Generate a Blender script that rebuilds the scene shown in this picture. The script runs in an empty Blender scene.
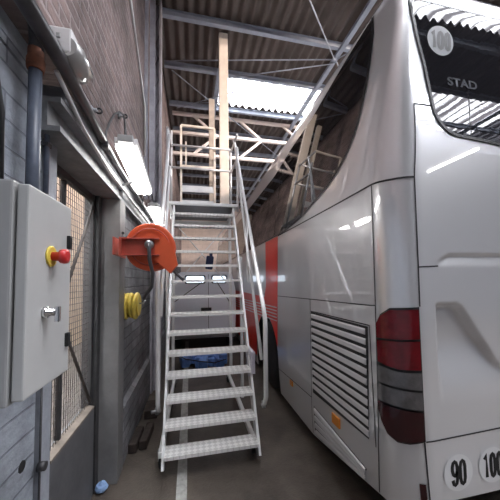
import bpy, bmesh, math, random
from mathutils import Vector, Matrix
random.seed(7)
S = bpy.context.scene
COL = S.collection
PI = math.pi
V = Vector

# ------------------------------------------------------------------ materials
def mat(name, color, rough=.5, metal=0., coat=0., coat_r=.03, noise=0., nscale=6., bump=0., bscale=40., emis=None, estr=0., spec=.5, stretch=None, nz2=None):
    m = bpy.data.materials.new(name); m.use_nodes = True
    nt = m.node_tree; b = nt.nodes['Principled BSDF']
    c = (*color, 1)
    b.inputs['Base Color'].default_value = c
    b.inputs['Roughness'].default_value = rough
    b.inputs['Metallic'].default_value = metal
    b.inputs['Coat Weight'].default_value = coat
    b.inputs['Coat Roughness'].default_value = coat_r
    b.inputs['Specular IOR Level'].default_value = spec
    if emis:
        b.inputs['Emission Color'].default_value = (*emis, 1); b.inputs['Emission Strength'].default_value = estr
    if noise or bump:
        tc = nt.nodes.new('ShaderNodeTexCoord')
        src = tc.outputs['Object']
        if stretch:
            mp = nt.nodes.new('ShaderNodeMapping'); mp.inputs['Scale'].default_value = stretch
            nt.links.new(src, mp.inputs['Vector']); src = mp.outputs['Vector']
    if noise:
        n = nt.nodes.new('ShaderNodeTexNoise'); n.inputs['Scale'].default_value = nscale; n.inputs['Detail'].default_value = 7
        n.inputs['Roughness'].default_value = .65
        nt.links.new(src, n.inputs['Vector'])
        r = nt.nodes.new('ShaderNodeValToRGB')
        r.color_ramp.elements[0].position = .3; r.color_ramp.elements[1].position = .72
        r.color_ramp.elements[0].color = (*[x*(1-noise) for x in color], 1)
        hi = nz2 or [min(1, x*(1+noise)) for x in color]
        r.color_ramp.elements[1].color = (*hi, 1)
        nt.links.new(n.outputs['Fac'], r.inputs['Fac']); nt.links.new(r.outputs['Color'], b.inputs['Base Color'])
    if bump:
        n2 = nt.nodes.new('ShaderNodeTexNoise'); n2.inputs['Scale'].default_value = bscale; n2.inputs['Detail'].default_value = 5
        nt.links.new(src, n2.inputs['Vector'])
        bp = nt.nodes.new('ShaderNodeBump'); bp.inputs['Strength'].default_value = bump; bp.inputs['Distance'].default_value = .02
        nt.links.new(n2.outputs['Fac'], bp.inputs['Height']); nt.links.new(bp.outputs['Normal'], b.inputs['Normal'])
    return m

def brick_mat(name, c1, c2, mortar, bw, bh, msize=.012, bumpd=.01, grime=.5, gscale=1.5, axes='yz'):
    m = bpy.data.materials.new(name); m.use_nodes = True
    nt = m.node_tree; b = nt.nodes['Principled BSDF']; N = nt.nodes.new; K = nt.links.new
    geo = N('ShaderNodeNewGeometry'); sp = N('ShaderNodeSeparateXYZ'); cb = N('ShaderNodeCombineXYZ')
    K(geo.outputs['Position'], sp.inputs[0])
    K(sp.outputs[{'x': 0, 'y': 1, 'z': 2}[axes[0]]], cb.inputs[0]); K(sp.outputs[{'x': 0, 'y': 1, 'z': 2}[axes[1]]], cb.inputs[1])
    # warp a little so the courses are not ruler-straight
    wn = N('ShaderNodeTexNoise'); wn.inputs['Scale'].default_value = 5; K(cb.outputs[0], wn.inputs['Vector'])
    vm = N('ShaderNodeVectorMath'); vm.operation = 'SCALE'; vm.inputs['Scale'].default_value = .02; K(wn.outputs['Color'], vm.inputs[0])
    va = N('ShaderNodeVectorMath'); va.operation = 'ADD'; K(cb.outputs[0], va.inputs[0]); K(vm.outputs[0], va.inputs[1])
    br = N('ShaderNodeTexBrick'); br.inputs['Scale'].default_value = 1
    br.inputs['Brick Width'].default_value = bw; br.inputs['Row Height'].default_value = bh; br.inputs['Mortar Size'].default_value = msize
    br.inputs['Mortar Smooth'].default_value = .4
    br.inputs['Color1'].default_value = (*c1, 1); br.inputs['Color2'].default_value = (*c2, 1); br.inputs['Mortar'].default_value = (*mortar, 1)
    K(va.outputs[0], br.inputs['Vector'])
    n = N('ShaderNodeTexNoise'); n.inputs['Scale'].default_value = gscale; n.inputs['Detail'].default_value = 9; n.inputs['Roughness'].default_value = .7
    K(cb.outputs[0], n.inputs['Vector'])
    r = N('ShaderNodeValToRGB'); r.color_ramp.elements[0].position = .35; r.color_ramp.elements[1].position = .65
    g = 1-grime; r.color_ramp.elements[0].color = (g, g, g, 1); r.color_ramp.elements[1].color = (1.1, 1.1, 1.1, 1)
    K(n.outputs['Fac'], r.inputs['Fac'])
    mx = N('ShaderNodeMix'); mx.data_type = 'RGBA'; mx.blend_type = 'MULTIPLY'; mx.inputs['Factor'].default_value = 1
    K(br.outputs['Color'], mx.inputs['A']); K(r.outputs['Color'], mx.inputs['B']); K(mx.outputs['Result'], b.inputs['Base Color'])
    ad = N('ShaderNodeMath'); ad.operation = 'MULTIPLY_ADD'; ad.inputs[1].default_value = -1.0
    K(br.outputs['Fac'], ad.inputs[0])
    n3 = N('ShaderNodeTexNoise'); n3.inputs['Scale'].default_value = 30; n3.inputs['Detail'].default_value = 6; K(cb.outputs[0], n3.inputs['Vector'])
    K(n3.outputs['Fac'], ad.inputs[2])
    bp = N('ShaderNodeBump'); bp.inputs['Strength'].default_value = .8; bp.inputs['Distance'].default_value = bumpd
    K(ad.outputs[0], bp.inputs['Height']); K(bp.outputs['Normal'], b.inputs['Normal'])
    b.inputs['Roughness'].default_value = .85
    return m

M = {}
M['brick'] = brick_mat('old brick', (.35, .25, .228), (.22, .165, .158), (.38, .31, .30), .23, .075, .012, .014, .68, 1.3)
M['block'] = brick_mat('painted block', (.42, .455, .51), (.36, .395, .45), (.26, .28, .32), .6, .11, .006, .008, .5, 3)
M['greyblock'] = brick_mat('grey block', (.25, .25, .265), (.19, .19, .205), (.12, .12, .13), .45, .1, .008, .01, .6, 2)
M['endwall'] = brick_mat('end wall', (.80, .66, .58), (.76, .62, .54), (.68, .56, .5), .4, .2, .01, .004, .15, .8, 'xz')
M['hallwall'] = mat('hall wall', (.15, .15, .165), .9, noise=.2, nscale=.8)
M['yard'] = brick_mat('yard wall', (.62, .50, .37), (.55, .43, .32), (.5, .42, .34), .25, .08, .01, .006, .2, 2)
M['floor'] = mat('concrete floor', (.075, .061, .05), .5, noise=.5, nscale=3.0, bump=.25, bscale=60)
M['line'] = mat('floor paint', (.34, .34, .32), .6, noise=.35, nscale=14)
M['roof'] = mat('roof sheet', (.10, .08, .072), .85, noise=.35, nscale=1.2)
M['purlin'] = mat('purlin steel', (.27, .30, .36), .55, noise=.15, nscale=5)
M['girder'] = mat('girder steel', (.62, .54, .50), .5, noise=.12, nscale=4)
M['colsteel'] = mat('column steel', (.33, .32, .36), .6, noise=.3, nscale=5)
M['postgrey'] = mat('grey paint', (.16, .156, .156), .45, noise=.22, nscale=5, bump=.08)
M['pierpaint'] = mat('pier paint', (.33, .35, .39), .6, noise=.25, nscale=6, bump=.15)
M['lowpanel'] = mat('low panel', (.10, .10, .105), .6, noise=.3, nscale=5)
M['lintel'] = mat('lintel paint', (.20, .205, .215), .55, noise=.3, nscale=9, bump=.1)
M['darksteel'] = mat('dark steel', (.035, .034, .036), .5, noise=.4, nscale=12)
M['pipedark'] = mat('dark pipe', (.052, .05, .055), .35, noise=.4, nscale=14)
M['pipeblue'] = mat('blue grey pipe', (.085, .10, .135), .4, noise=.35, nscale=10)
M['rust'] = mat('rust', (.24, .09, .05), .8, noise=.5, nscale=20)
M['cabinet'] = mat('cabinet grey', (.34, .34, .335), .42, noise=.05, nscale=8)
M['cabinetdoor'] = mat('cabinet door', (.46, .46, .45), .38, noise=.05, nscale=6)
M['yellow'] = mat('yellow plastic', (.72, .55, .08), .4)
M['hoseyellow'] = mat('yellow hose', (.78, .60, .10), .4, noise=.2, nscale=30)
M['redbtn'] = mat('red plastic', (.55, .03, .03), .3)
M['chrome'] = mat('chrome', (.75, .75, .75), .15, 1)
M['black'] = mat('black plastic', (.012, .012, .013), .4)
M['rubber'] = mat('rubber', (.018, .018, .019), .6, noise=.3, nscale=30)
M['mesh'] = mat('mesh wire', (.06, .05, .045), .6)
M['wood'] = mat('pale wood', (.20, .17, .14), .7, noise=.3, nscale=9)
M['darkwood'] = mat('dark timber', (.035, .024, .02), .8, noise=.5, nscale=14, bump=.4, bscale=30)
M['reelred'] = mat('reel orange red', (.55, .085, .03), .4, noise=.1, nscale=8)
M['reelred2'] = mat('reel bracket red', (.36, .06, .04), .45, noise=.25, nscale=12)
M['hose'] = mat('hose', (.05, .05, .055), .4)
M['white'] = mat('white plastic', (.68, .66, .66), .4, noise=.06, nscale=8)
M['lensplastic'] = mat('clear lens plastic', (.36, .35, .34), .06, coat=1.)
M['tube'] = mat('lit tube', (1, 1, 1), .4, emis=(1, .98, .95), estr=9)
M['alu'] = mat('aluminium', (.74, .74, .74), .38, .2, noise=.08, nscale=9)
M['alutube'] = mat('aluminium tube', (.78, .78, .79), .25, .3)
M['bolt'] = mat('bolt', (.4, .4, .42), .35, .8)
M['cream'] = mat('cream paint', (.92, .81, .70), .5, noise=.1, nscale=6)
M['timber2'] = mat('weathered pale timber', (.58, .50, .42), .65, noise=.2, nscale=8)
M['blueplastic'] = mat('blue sheet', (.10, .20, .50), .4, noise=.4, nscale=9)
M['navy'] = mat('navy cloth', (.02, .03, .085), .8)
M['vanwhite'] = mat('van paint', (.82, .84, .90), .35, coat=.6)
M['winglow'] = mat('glowing pane', (.7, .8, .9), .2, emis=(.75, .87, 1), estr=.9)  # emission stands in for light seen through the van's panes
M['lilac'] = mat('pale plate', (.46, .44, .50), .5)
# bus
M['paint'] = mat('silver paint', (.78, .785, .80), .34, .5, coat=1., coat_r=.004)
M['paintred'] = mat('red paint', (.80, .035, .018), .32, .0, coat=.3, coat_r=.005)
M['paint'].node_tree.nodes['Principled BSDF'].inputs['Coat IOR'].default_value = 2.6
M['seam'] = mat('panel gap', (.02, .02, .022), .6)
M['rearglass'] = mat('rear window glass', (.014, .014, .017), .015, spec=.5, bump=.05, bscale=2.2)
M['rearglass'].node_tree.nodes['Principled BSDF'].inputs['IOR'].default_value = 1.62
M['glass'] = mat('tinted glass', (.008, .008, .010), .02, spec=.9)
M['glassedge'] = mat('glass edge', (.02, .02, .022), .25)
M['lensred'] = mat('red lens', (.14, .004, .008), .16, coat=.4, noise=.35, nscale=16)
M['lensdark'] = mat('dark red lens', (.03, .003, .005), .16, coat=.4, noise=.5, nscale=16)
M['lensclear'] = mat('smoked clear lens', (.105, .10, .10), .16, coat=1, noise=.25, nscale=18)
M['amber'] = mat('amber', (.62, .22, .03), .3)
M['disc'] = mat('sticker white', (.66, .66, .66), .5)
M['disctop'] = mat('sticker grey', (.16, .165, .18), .35)
M['ink'] = mat('ink', (.008, .008, .009), .5)
M['faint'] = mat('faint lettering', (.085, .088, .10), .8, spec=.1)
M['louver'] = mat('louver paint', (.60, .60, .61), .32, .3, coat=.8)
M['rim'] = mat('wheel rim', (.4, .4, .42), .3, .8)
M['litblue'] = mat('litter', (.25, .38, .62), .5)
M['under'] = mat('underside', (.015, .015, .016), .8)

def tread_mat():
    m = mat('chequer tread', (.72, .71, .69), .42, .25)
    nt = m.node_tree; b = nt.nodes['Principled BSDF']; N = nt.nodes.new; K = nt.links.new
    tc = N('ShaderNodeTexCoord'); mp = N('ShaderNodeMapping'); mp.inputs['Rotation'].default_value = (0, 0, .785); mp.inputs['Scale'].default_value = (28, 28, 0)
    K(tc.outputs['Object'], mp.inputs[0]); ck = N('ShaderNodeTexChecker'); ck.inputs['Scale'].default_value = 1
    ck.inputs['Color1'].default_value = (.78, .77, .75, 1); ck.inputs['Color2'].default_value = (.60, .59, .575, 1)
    K(mp.outputs[0], ck.inputs['Vector']); K(ck.outputs['Color'], b.inputs['Base Color'])
    bp = N('ShaderNodeBump'); bp.inputs['Strength'].default_value = .4; bp.inputs['Distance'].default_value = .004
    K(ck.outputs['Fac'], bp.inputs['Height']); K(bp.outputs['Normal'], b.inputs['Normal'])
    return m
M['tread'] = tread_mat()

def skylight_mat():
    m = bpy.data.materials.new('translucent sheet'); m.use_nodes = True
    nt = m.node_tree; N = nt.nodes.new; K = nt.links.new
    for n in list(nt.nodes): nt.nodes.remove(n)
    out = N('ShaderNodeOutputMaterial'); tr = N('ShaderNodeBsdfTransparent')
    geo = N('ShaderNodeNewGeometry'); wv = N('ShaderNodeTexWave'); wv.wave_type = 'BANDS'; wv.bands_direction = 'X'
    wv.inputs['Scale'].default_value = 1.0; wv.inputs['Distortion'].default_value = .6
    K(geo.outputs['Position'], wv.inputs['Vector'])
    r = N('ShaderNodeValToRGB'); r.color_ramp.elements[0].color = (.16, .15, .16, 1); r.color_ramp.elements[1].color = (.96, .95, .97, 1)
    r.color_ramp.elements[0].position = .08; r.color_ramp.elements[1].position = .35
    K(wv.outputs['Fac'], r.inputs['Fac']); K(r.outputs['Color'], tr.inputs['Color']); K(tr.outputs[0], out.inputs['Surface'])
    return m
M['skylight'] = skylight_mat()

# ------------------------------------------------------------------ builders
class MB:
    def __init__(s): s.bm = bmesh.new()
    def box(s, a, b, bev=0.):
        a, b = V(a), V(b); c = (a+b)/2; d = b-a
        return s.obox(c, (abs(d.x), abs(d.y), abs(d.z)), Matrix.Identity(3), bev)
    def obox(s, c, size, rot=None, bev=0.):
        t = bmesh.new()
        bmesh.ops.create_cube(t, size=1)
        for v in t.verts: v.co = V((v.co.x*size[0], v.co.y*size[1], v.co.z*size[2]))
        if bev: bmesh.ops.bevel(t, geom=list(t.edges), offset=bev, segments=2, affect='EDGES', profile=.6)
        rot = rot or Matrix.Identity(3)
        for v in t.verts: v.co = rot @ v.co + V(c)
        s._merge(t); return s
    def _merge(s, t):
        me = bpy.data.meshes.new('tmp'); t.to_mesh(me); t.free(); s.bm.from_mesh(me); bpy.data.meshes.remove(me)
    def bar(s, p, q, w, h, up=(0, 0, 1)):
        p, q = V(p), V(q); d = q-p; L = d.length; y = d.normalized(); up = V(up)
        if abs(y.dot(up)) > .98: up = V((1, 0, 0))
        x = y.cross(up).normalized(); z = x.cross(y)
        R = Matrix((x, y, z)).transposed()
        return s.obox((p+q)/2, (w, L, h), R, min(w, h)*.12)
    def tube(s, pts, r, seg=10, caps=True):
        pts = [V(p) for p in pts]; rings = []
        n = len(pts); prev = None
        for i, p in enumerate(pts):
            d = ((pts[min(i+1, n-1)]-p).normalized() + (p-pts[max(i-1, 0)]).normalized())
            d = d.normalized() if d.length > 1e-6 else V((0, 0, 1))
            if prev is None:
                x = d.orthogonal().normalized()
            else:
                x = (prev - d*prev.dot(d)).normalized()
            prev = x; y = d.cross(x)
            rr = r[i] if isinstance(r, (list, tuple)) else r
            rings.append([s.bm.verts.new(p + (x*math.cos(2*PI*k/seg)+y*math.sin(2*PI*k/seg))*rr) for k in range(seg)])
        for a, b in zip(rings, rings[1:]):
            for k in range(seg):
                f = s.bm.faces.new((a[k], a[(k+1) % seg], b[(k+1) % seg], b[k])); f.smooth = True
        if caps:
            s.bm.faces.new(rings[0][::-1]); s.bm.faces.new(rings[-1])
        return s
    def disc(s, c, axis, prof, seg=40):
        """lathe: prof = [(radius, along-axis)...]"""
        c, ax = V(c), V(axis).normalized(); x = ax.orthogonal().normalized(); y = ax.cross(x); rings = []
        for (r, h) in prof:
            rings.append([s.bm.verts.new(c+ax*h+(x*math.cos(2*PI*k/seg)+y*math.sin(2*PI*k/seg))*max(r, 1e-4)) for k in range(seg)])
        for a, b in zip(rings, rings[1:]):
            for k in range(seg):
                s.bm.faces.new((a[k], a[(k+1) % seg], b[(k+1) % seg], b[k])).smooth = True
        s.bm.faces.new(rings[0][::-1]); s.bm.faces.new(rings[-1])
        return s
    def prism(s, poly, d):
        d = V(d); a = [s.bm.verts.new(V(p)) for p in poly]; b = [s.bm.verts.new(V(p)+d) for p in poly]
        s.bm.faces.new(a[::-1]); s.bm.faces.new(b); n = len(a)
        for k in range(n): s.bm.faces.new((a[k], a[(k+1) % n], b[(k+1) % n], b[k]))
        return s
    def torus(s, c, axis, R, r, seg=40, rs=8):
        c, ax = V(c), V(axis).normalized(); x = ax.orthogonal().normalized(); y = ax.cross(x)
        pts = [c+(x*math.cos(2*PI*k/seg)+y*math.sin(2*PI*k/seg))*R for k in range(seg)]
        rings = []
        for k, p in enumerate(pts):
            o = (p-c).normalized()
            rings.append([s.bm.verts.new(p+(o*math.cos(2*PI*j/rs)+ax*math.sin(2*PI*j/rs))*r) for j in range(rs)])
        for k in range(seg):
            a, b = rings[k], rings[(k+1) % seg]
            for j in range(rs): s.bm.faces.new((a[j], a[(j+1) % rs], b[(j+1) % rs], b[j])).smooth = True
        return s

def root_of(o):
    while o.parent: o = o.parent
    return o

def put(name, mb, m, parent=None, recalc=True):
    """one mesh object; world coordinates are stored relative to the base of the thing"""
    bm = mb.bm if isinstance(mb, MB) else mb
    if recalc: bmesh.ops.recalc_face_normals(bm, faces=list(bm.faces))
    if parent is None:
        xs = [v.co.x for v in bm.verts]; ys = [v.co.y for v in bm.verts]; zs = [v.co.z for v in bm.verts]
        base = V(((min(xs)+max(xs))/2, (min(ys)+max(ys))/2, min(zs)))
    else: base = root_of(parent).location.copy()
    for v in bm.verts: v.co -= base
    me = bpy.data.meshes.new(name); bm.to_mesh(me); bm.free()
    o = bpy.data.objects.new(name, me); COL.objects.link(o)
    o.data.materials.append(M[m] if isinstance(m, str) else m)
    if parent is None: o.location = base
    else: o.parent = parent
    return o

def tag(o, label, cat, group=None):
    o['label'] = label; o['category'] = cat
    if group: o['group'] = group
    return o
def thing(name, loc, label, cat, group=None):
    o = bpy.data.objects.new(name, None); o.empty_display_size = .1; COL.objects.link(o); o.location = loc
    return tag(o, label, cat, group)
def struct(name, mb, m, parent=None):
    o = put(name, mb, m, parent)
    if parent is None: o['kind'] = 'structure'
    return o
def clone(o, delta, label, group=None):
    def rec(src, par):
        c = src.copy(); COL.objects.link(c); c.parent = par
        for ch in src.children: rec(ch, c)
        return c
    c = rec(o, None); c.location = o.location + V(delta); c['label'] = label
    if group: c['group'] = group
    return c

# ------------------------------------------------------------------ setting
XR, YB, YF, ZR = 14., 16., -8., 6.2        # right wall, end wall, wall behind, roof
struct('floor', MB().box((-3.2, YF-.2, -.2), (XR+.2, YB+.2, 0)), 'floor')
ln = MB(); ln.prism([(-.115, 1.2, .001), (-.035, 1.2, .001), (-.10, 7.5, .001), (-.19, 7.5, .001)], (0, 0, .002))
struct('floor_line', ln, 'line')
# left wall: painted block pier by the cabinet, gate opening, grey blockwork beyond, brick above
WX = -.62
w = MB()
w.box((-1.0, YF, 0), (-.72, 1.46, 2.585))
w.box((-1.0, YF, 2.60), (-.72, 1.40, 2.72))
struct('wall_left', w, 'block')
struct('wall_left_pier', MB().box((-.84, 1.47, 0), (-.70, 1.565, 2.44), .006), 'pierpaint')
struct('wall_left_brick', MB().box((-1.0, YF, 2.72), (WX, YB, 9.)), 'brick')
w = MB(); w.box((-.80, 2.62, .52), (-.65, YB, 2.74)); w.box((-.80, 2.62, 0), (-.61, YB, .50), .01)
struct('wall_left_far', w, 'greyblock')
struct('trim_ledge', MB().prism([(-.65, 2.62, .53), (-.612, 2.62, .50), (-.66, 2.62, .50)], (0, 13.3, 0)), 'greyblock')
# steel lintel over the opening
b = MB(); b.box((-.80, 1.37, 2.36), (-.605, 2.62, 2.385)); b.box((-.80, 1.37, 2.385), (-.66, 2.62, 2.50)); b.box((-.80, 1.37, 2.50), (-.605, 2.62, 2.525))
b.box((-.64, 2.62, 2.36), (-.605, 9, 2.385)); b.box((-.64, 2.62, 2.50), (-.605, 9, 2.525)); b.box((-.65, 2.62, 2.38), (-.63, 9, 2.51))
struct('trim_lintel_beam', b, 'lintel')
struct('trim_concrete_band', MB().box((-.75, 1.40, 2.525), (-.60, 9, 2.60), .008), M['hallwall'])
# square steel column at the far side of the opening
c = MB(); c.box((-.765, 2.44, 0), (-.605, 2.62, 2.36), .006); c.box((-.605, 2.50, 2.05), (-.598, 2.56, 2.09))
struct('column_grey_steel', c, 'postgrey')
# low wall under the gate
struct('wall_left_low', MB().box((-.85, 1.565, 0), (-.76, 2.36, .665)), 'lowpanel')
# lattice column on the wall that carries the roof
c = MB()
for x0, x1, y0, y1 in ((-.62, -.585, 3.62, 3.72), (-.57, -.50, 3.72, 3.76), (-.50, -.47, 4.20, 4.32), (-.62, -.47, 4.32, 4.335), (-.62, -.585, 4.2, 4.32)):
    c.box((x0, y0, 0 if y0 > 4 else 2.75), (x1, y1, 6.15))
for k in range(9):
    z = 2.9+.36*k; c.bar((-.6, 4.30, z), (-.48, 4.30, z+.3), .03, .008)
struct('column_steel', c, 'colsteel')
# other walls of the hall
struct('wall_back', MB().box((-.85, YB, 0), (XR, YB+.2, 9)), 'endwall')
struct('wall_right', MB().box((XR, YF, 0), (XR+.2, YB, 9)), 'hallwall')
struct('wall_front', MB().box((-1, YF-.2, 0), (XR, YF, 9)), 'hallwall')
# alley wall seen through the wire mesh
struct('wall_alley', MB().box((-3.2, -3, 0), (-3.0, 12, 5.0)), 'yard')

# ---- roof: corrugated sheets with skylight gaps
SKY = [(.57, 4.3, 5.50, 6.66), (-.4, 5.8, -1.17, 1.5), (3., 13., -4.75, -2.45), (6., 13., 1.0, 3.2), (5., 13., 5.5, 8.5), (4.6, 13, 10.4, 15.2)]  # unseen skylights right of the bus are added for more light; second widened too
def wavez(x): return ZR + .042*math.sin(2*PI*x/.18)
ybreak = sorted({YF, YB} | {s[2] for s in SKY} | {s[3] for s in SKY})
bmr = bmesh.new()
def sheet(bm, x0, x1, y0, y1, dz=0.):
    n = max(2, int((x1-x0)/.0225)); pa = pb = None
    for i in range(n+1):
        x = x0+(x1-x0)*i/n; z = wavez(x)+dz
        a = bm.verts.new((x, y0, z)); b_ = bm.verts.new((x, y1, z))
        if pa: bm.faces.new((pa, a, b_, pb)).smooth = True
        pa, pb = a, b_
for y0, y1 in zip(ybreak, ybreak[1:]):
    gaps = sorted((s[0], s[1]) for s in SKY if s[2] <= y0+1e-6 and s[3] >= y1-1e-6)
    x = -.75
    for g0, g1 in gaps:
        if g0 > x: sheet(bmr, x, g0, y0-.06, y1+.06, .004)
        x = max(x, g1)
    if x < XR: sheet(bmr, x, XR, y0-.06, y1+.06, .004)
o = put('ceiling', bmr, 'roof', None, False); o['kind'] = 'structure'
for i, (x0, x1, y0, y1) in enumerate(SKY):
    bm = bmesh.new(); sheet(bm, x0-.05, x1+.05, y0-.1, y1+.1, .03)
    o = put('window_%d' % (i+1), bm, 'skylight', None, False); o['kind'] = 'structure'
# purlins across, rafters along, rod bracing
def ibeam(p, q, w_, h_):
    m = MB(); p, q = V(p), V(q)
    for dz, ww, hh in ((0, w_, .012), (-h_, w_, .012), (-h_/2, .014, h_)):
        m.bar(p+V((0, 0, dz)), q+V((0, 0, dz)), ww, hh)
    return m
py = [4.38-1.14*k for k in range(10, 0, -1)] + [4.38, 5.46, 6.68] + [6.68+1.15*k for k in range(1, 9)]
for y in py:
    if -7.8 < y < 15.8:
        struct('roof_beam', ibeam((-.55, y, ZR-.04), (XR, y, ZR-.04), .075, .10), 'purlin')
for x in (.56, 2.78, 8.0):
    struct('roof_rafter_beam', ibeam((x, 5.3 if x == .56 else YF, ZR-.17), (x, 7.6 if x == .56 else YB, ZR-.17), .09, .05), 'purlin')
# long lattice rafter
for (a, b_) in (((1.5, 3.3, 5.95), (2.78, 4.55, 5.95)), ((.6, 5.45, 5.95), (2.78, 4.6, 5.95)), ((2.78, 4.5, 5.95), (-.4, 5.2, 5.98)),
                ((.2, 6.3, 5.95), (2.9, 5.7, 5.9)), ((-.4, 5.4, 5.95), (2.9, 8.6, 5.95)), ((-.35, 6.6, 5.95), (1.4, 5.5, 5.95)), ((.9, -2, 5.9), (2.78, 1, 5.9)), ((2.78, 4.5, 5.95), (5.2, 1.2, 5.95)), ((2.78, 4.5, 5.9), (5.4, 7.2, 5.9))):
    struct('roof_brace_rod', MB().tube([a, b_], .011, 8), 'purlin')
g = MB(); YG = 7.0
for z in (6.06, 5.54, 4.98): g.bar((-.5, YG, z), (XR-.2, YG, z), .09, .075)
for k in range(11):
    x = 1.28+1.25*(k-1)
    g.bar((x, YG, 6.05), (x+.62, YG, 5.55), .06, .06); g.bar((x+.62, YG, 5.53), (x, YG, 4.99), .06, .06)
struct('roof_girder', g, 'girder')

tl_ = MB(); tl_.bar((6.3, -3.4, 4.58), (6.3, -2.0, 4.58), .16, .05); tl_.tube([(6.3, -3.2, 4.6), (6.3, -3.2, 6.1)], .01, 6); tl_.tube([(6.3, -2.2, 4.6), (6.3, -2.2, 6.1)], .01, 6)
o = put('ceiling_lamp_housing', tl_, 'white'); o['kind'] = 'structure'
o = put('ceiling_lamp_tube', MB().tube([(6.3, -3.35, 4.53), (6.3, -2.05, 4.53)], .03, 10), 'tube'); o['kind'] = 'structure'

# ------------------------------------------------------------------ left wall things
# control cabinet
cab = thing('control_cabinet', (-.6, .95, 1.32), 'light grey wall mounted electrical control cabinet with red emergency stop', 'cabinet')
put('cabinet_body', MB().box((-.718, .862, 1.31), (-.495, 1.16, 1.945), .006), 'cabinet', cab)
door = put('door', MB().box((-.488, .868, 1.322), (-.458, 1.142, 1.936), .005), 'cabinetdoor', cab)
door['label'] = 'pale grey cabinet door'
for z in (1.80, 1.44):
    put('hinge', MB().box((-.459, 1.105, z-.025), (-.446, 1.128, z+.025), .004), 'black', door)
es = put('emergency_stop', MB().disc((-.458, .995, 1.737), (1, 0, 0), [(.034, 0), (.034, .004), (.030, .006)]), 'yellow', cab)
es['label'] = 'yellow ring of the emergency stop'
put('push_button', MB().disc((-.452, .995, 1.737), (1, 0, 0), [(.015, 0), (.015, .022), (.023, .024), (.025, .034), (.023, .043), (.014, .046)]), 'redbtn', es)['label'] = 'red mushroom push button'
lk = put('latch', MB().disc((-.458, .962, 1.556), (1, 0, 0), [(.018, 0), (.018, .012), (.012, .014), (.012, .034)], 24), 'chrome', cab)
put('latch_knob', MB().obox((-.42, .962, 1.55), (.016, .014, .05), None, .004), 'chrome', lk)

# wire mesh gate
gate = thing('mesh_gate', (-.79, 2.0, .66), 'wire mesh gate leaf with dark steel frame between pier and grey column', 'gate')
f = MB()
for a, b_ in (((-.80, 1.585, .70), (-.80, 1.585, 2.30)), ((-.80, 2.36, .70), (-.80, 2.36, 2.36)), ((-.80, 1.57, 2.33), (-.80, 2.42, 2.33))):
    f.bar(a, b_, .045, .045)
f.bar((-.80, 1.87, .70), (-.80, 1.87, 2.30), .022, .03)
put('gate_frame', f, 'darksteel', gate)
n = MB()
for k in range(25):
    y = 1.60+.031*k; n.tube([(-.80, y, .68), (-.80, y, 2.33)], .0022, 5)
for k in range(40):
    z = .70+.042*k; n.tube([(-.803, 1.58, z), (-.803, 2.36, z)], .0022, 5)
put('wire_mesh', n, 'mesh', gate)
put('brace_bar', MB().tube([(-.785, 1.86, 1.40), (-.785, 2.34, .72)], .011, 8).tube([(-.785, 1.84, 1.52), (-.785, 2.34, 2.26)], .011, 8), 'mesh', gate)
put('bottom_rail', MB().prism([(-.815, 1.70, .66), (-.758, 1.70, .66), (-.758, 1.70, .676), (-.815, 1.70, .69)], (0, .66, 0)), 'wood', gate)['label'] = 'worn pale wooden bottom rail'
# dark box stands in for the shaded gap beside the column
struct('dark_gap_block', MB().box((-.86, 2.37, 0), (-.75, 2.445, 2.36)), 'darksteel')

# pipes and conduits
p = thing('drain_pipe', (-.665, 1.25, 1.9), 'blue grey vertical drain pipe with rusty collar above the cabinet', 'pipe')
put('pipe', MB().tube([(-.645, 1.24, 1.75), (-.645, 1.24, 2.56)], .024, 14), 'pipeblue', p)
put('collar', MB().tube([(-.645, 1.24, 2.545), (-.645, 1.24, 2.56), (-.645, 1.24, 2.59), (-.645, 1.24, 2.60), (-.645, 1.24, 2.635)], [.03, .033, .033, .029, .029], 14), 'rust', p)['label'] = 'rusty orange collar'
put('elbow', MB().tube([(-.645, 1.24, 2.62), (-.64, 1.235, 2.67), (-.62, 1.19, 2.685), (-.585, 1.12, 2.655)], .028, 14), 'pipedark', p)
p = thing('conduit', (-.68, 1.40, 1.9), 'thin grey vertical conduit between drain pipe and gate pier', 'conduit')
put('pipe', MB().tube([(-.682, 1.42, 1.75), (-.682, 1.42, 2.47), (-.66, 1.42, 2.54)], .012, 10), 'pipeblue', p)
for z in (2.05, 2.3): put('pipe_clamp', MB().box((-.70, 1.40, z), (-.668, 1.44, z+.02), .003), 'pipedark', p)
p = thing('wall_pipe', (-.57, 3, 2.55), 'long dark pipe running along the brick wall over the gate', 'pipe')
put('pipe', MB().tube([(-.57, -1.5, 2.635), (-.57, 1.25, 2.635), (-.575, 2.2, 2.565), (-.575, 5.0, 2.555), (-.575, 9, 2.56)], [.033, .033, .02, .018, .018], 14), 'pipedark', p)
for y in (.75, 1.9, 3.2, 4.4): put('pipe_clamp', MB().tube([(-.572, y-.03, 2.635 if y < 1.3 else 2.575), (-.572, y+.03, 2.635 if y < 1.3 else 2.568)], .04 if y < 1.3 else .026, 14), 'pipedark', p)
p = thing('cable_bundle', (-.59, 2, 2.5), 'thin pale cable clipped under the long dark wall pipe', 'cable')
put('cable', MB().tube([(-.595, 1.3, 2.60), (-.59, 1.6, 2.50), (-.595, 2.1, 2.46), (-.595, 4, 2.47)], .011, 8), 'white', p)
tag(put('cable', MB().tube([(-.705, .1, 2.56), (-.705, .8, 2.54), (-.705, 1.10, 2.48), (-.705, 1.15, 2.3), (-.705, 1.16, 1.95)], .009, 8), 'black'), 'thin black cable sagging on the painted block beside the drain pipe', 'cable')

# cables up the brick wall
tag(put('wall_cable', MB().tube([(-.607, 2.62, 4.6), (-.607, 3.0, 4.35), (-.607, 3.60, 3.95), (-.607, 3.62, 3.3)], .012, 8), 'white'), 'thin grey conduit slanting up the brick wall near the steel column', 'conduit')

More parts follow.
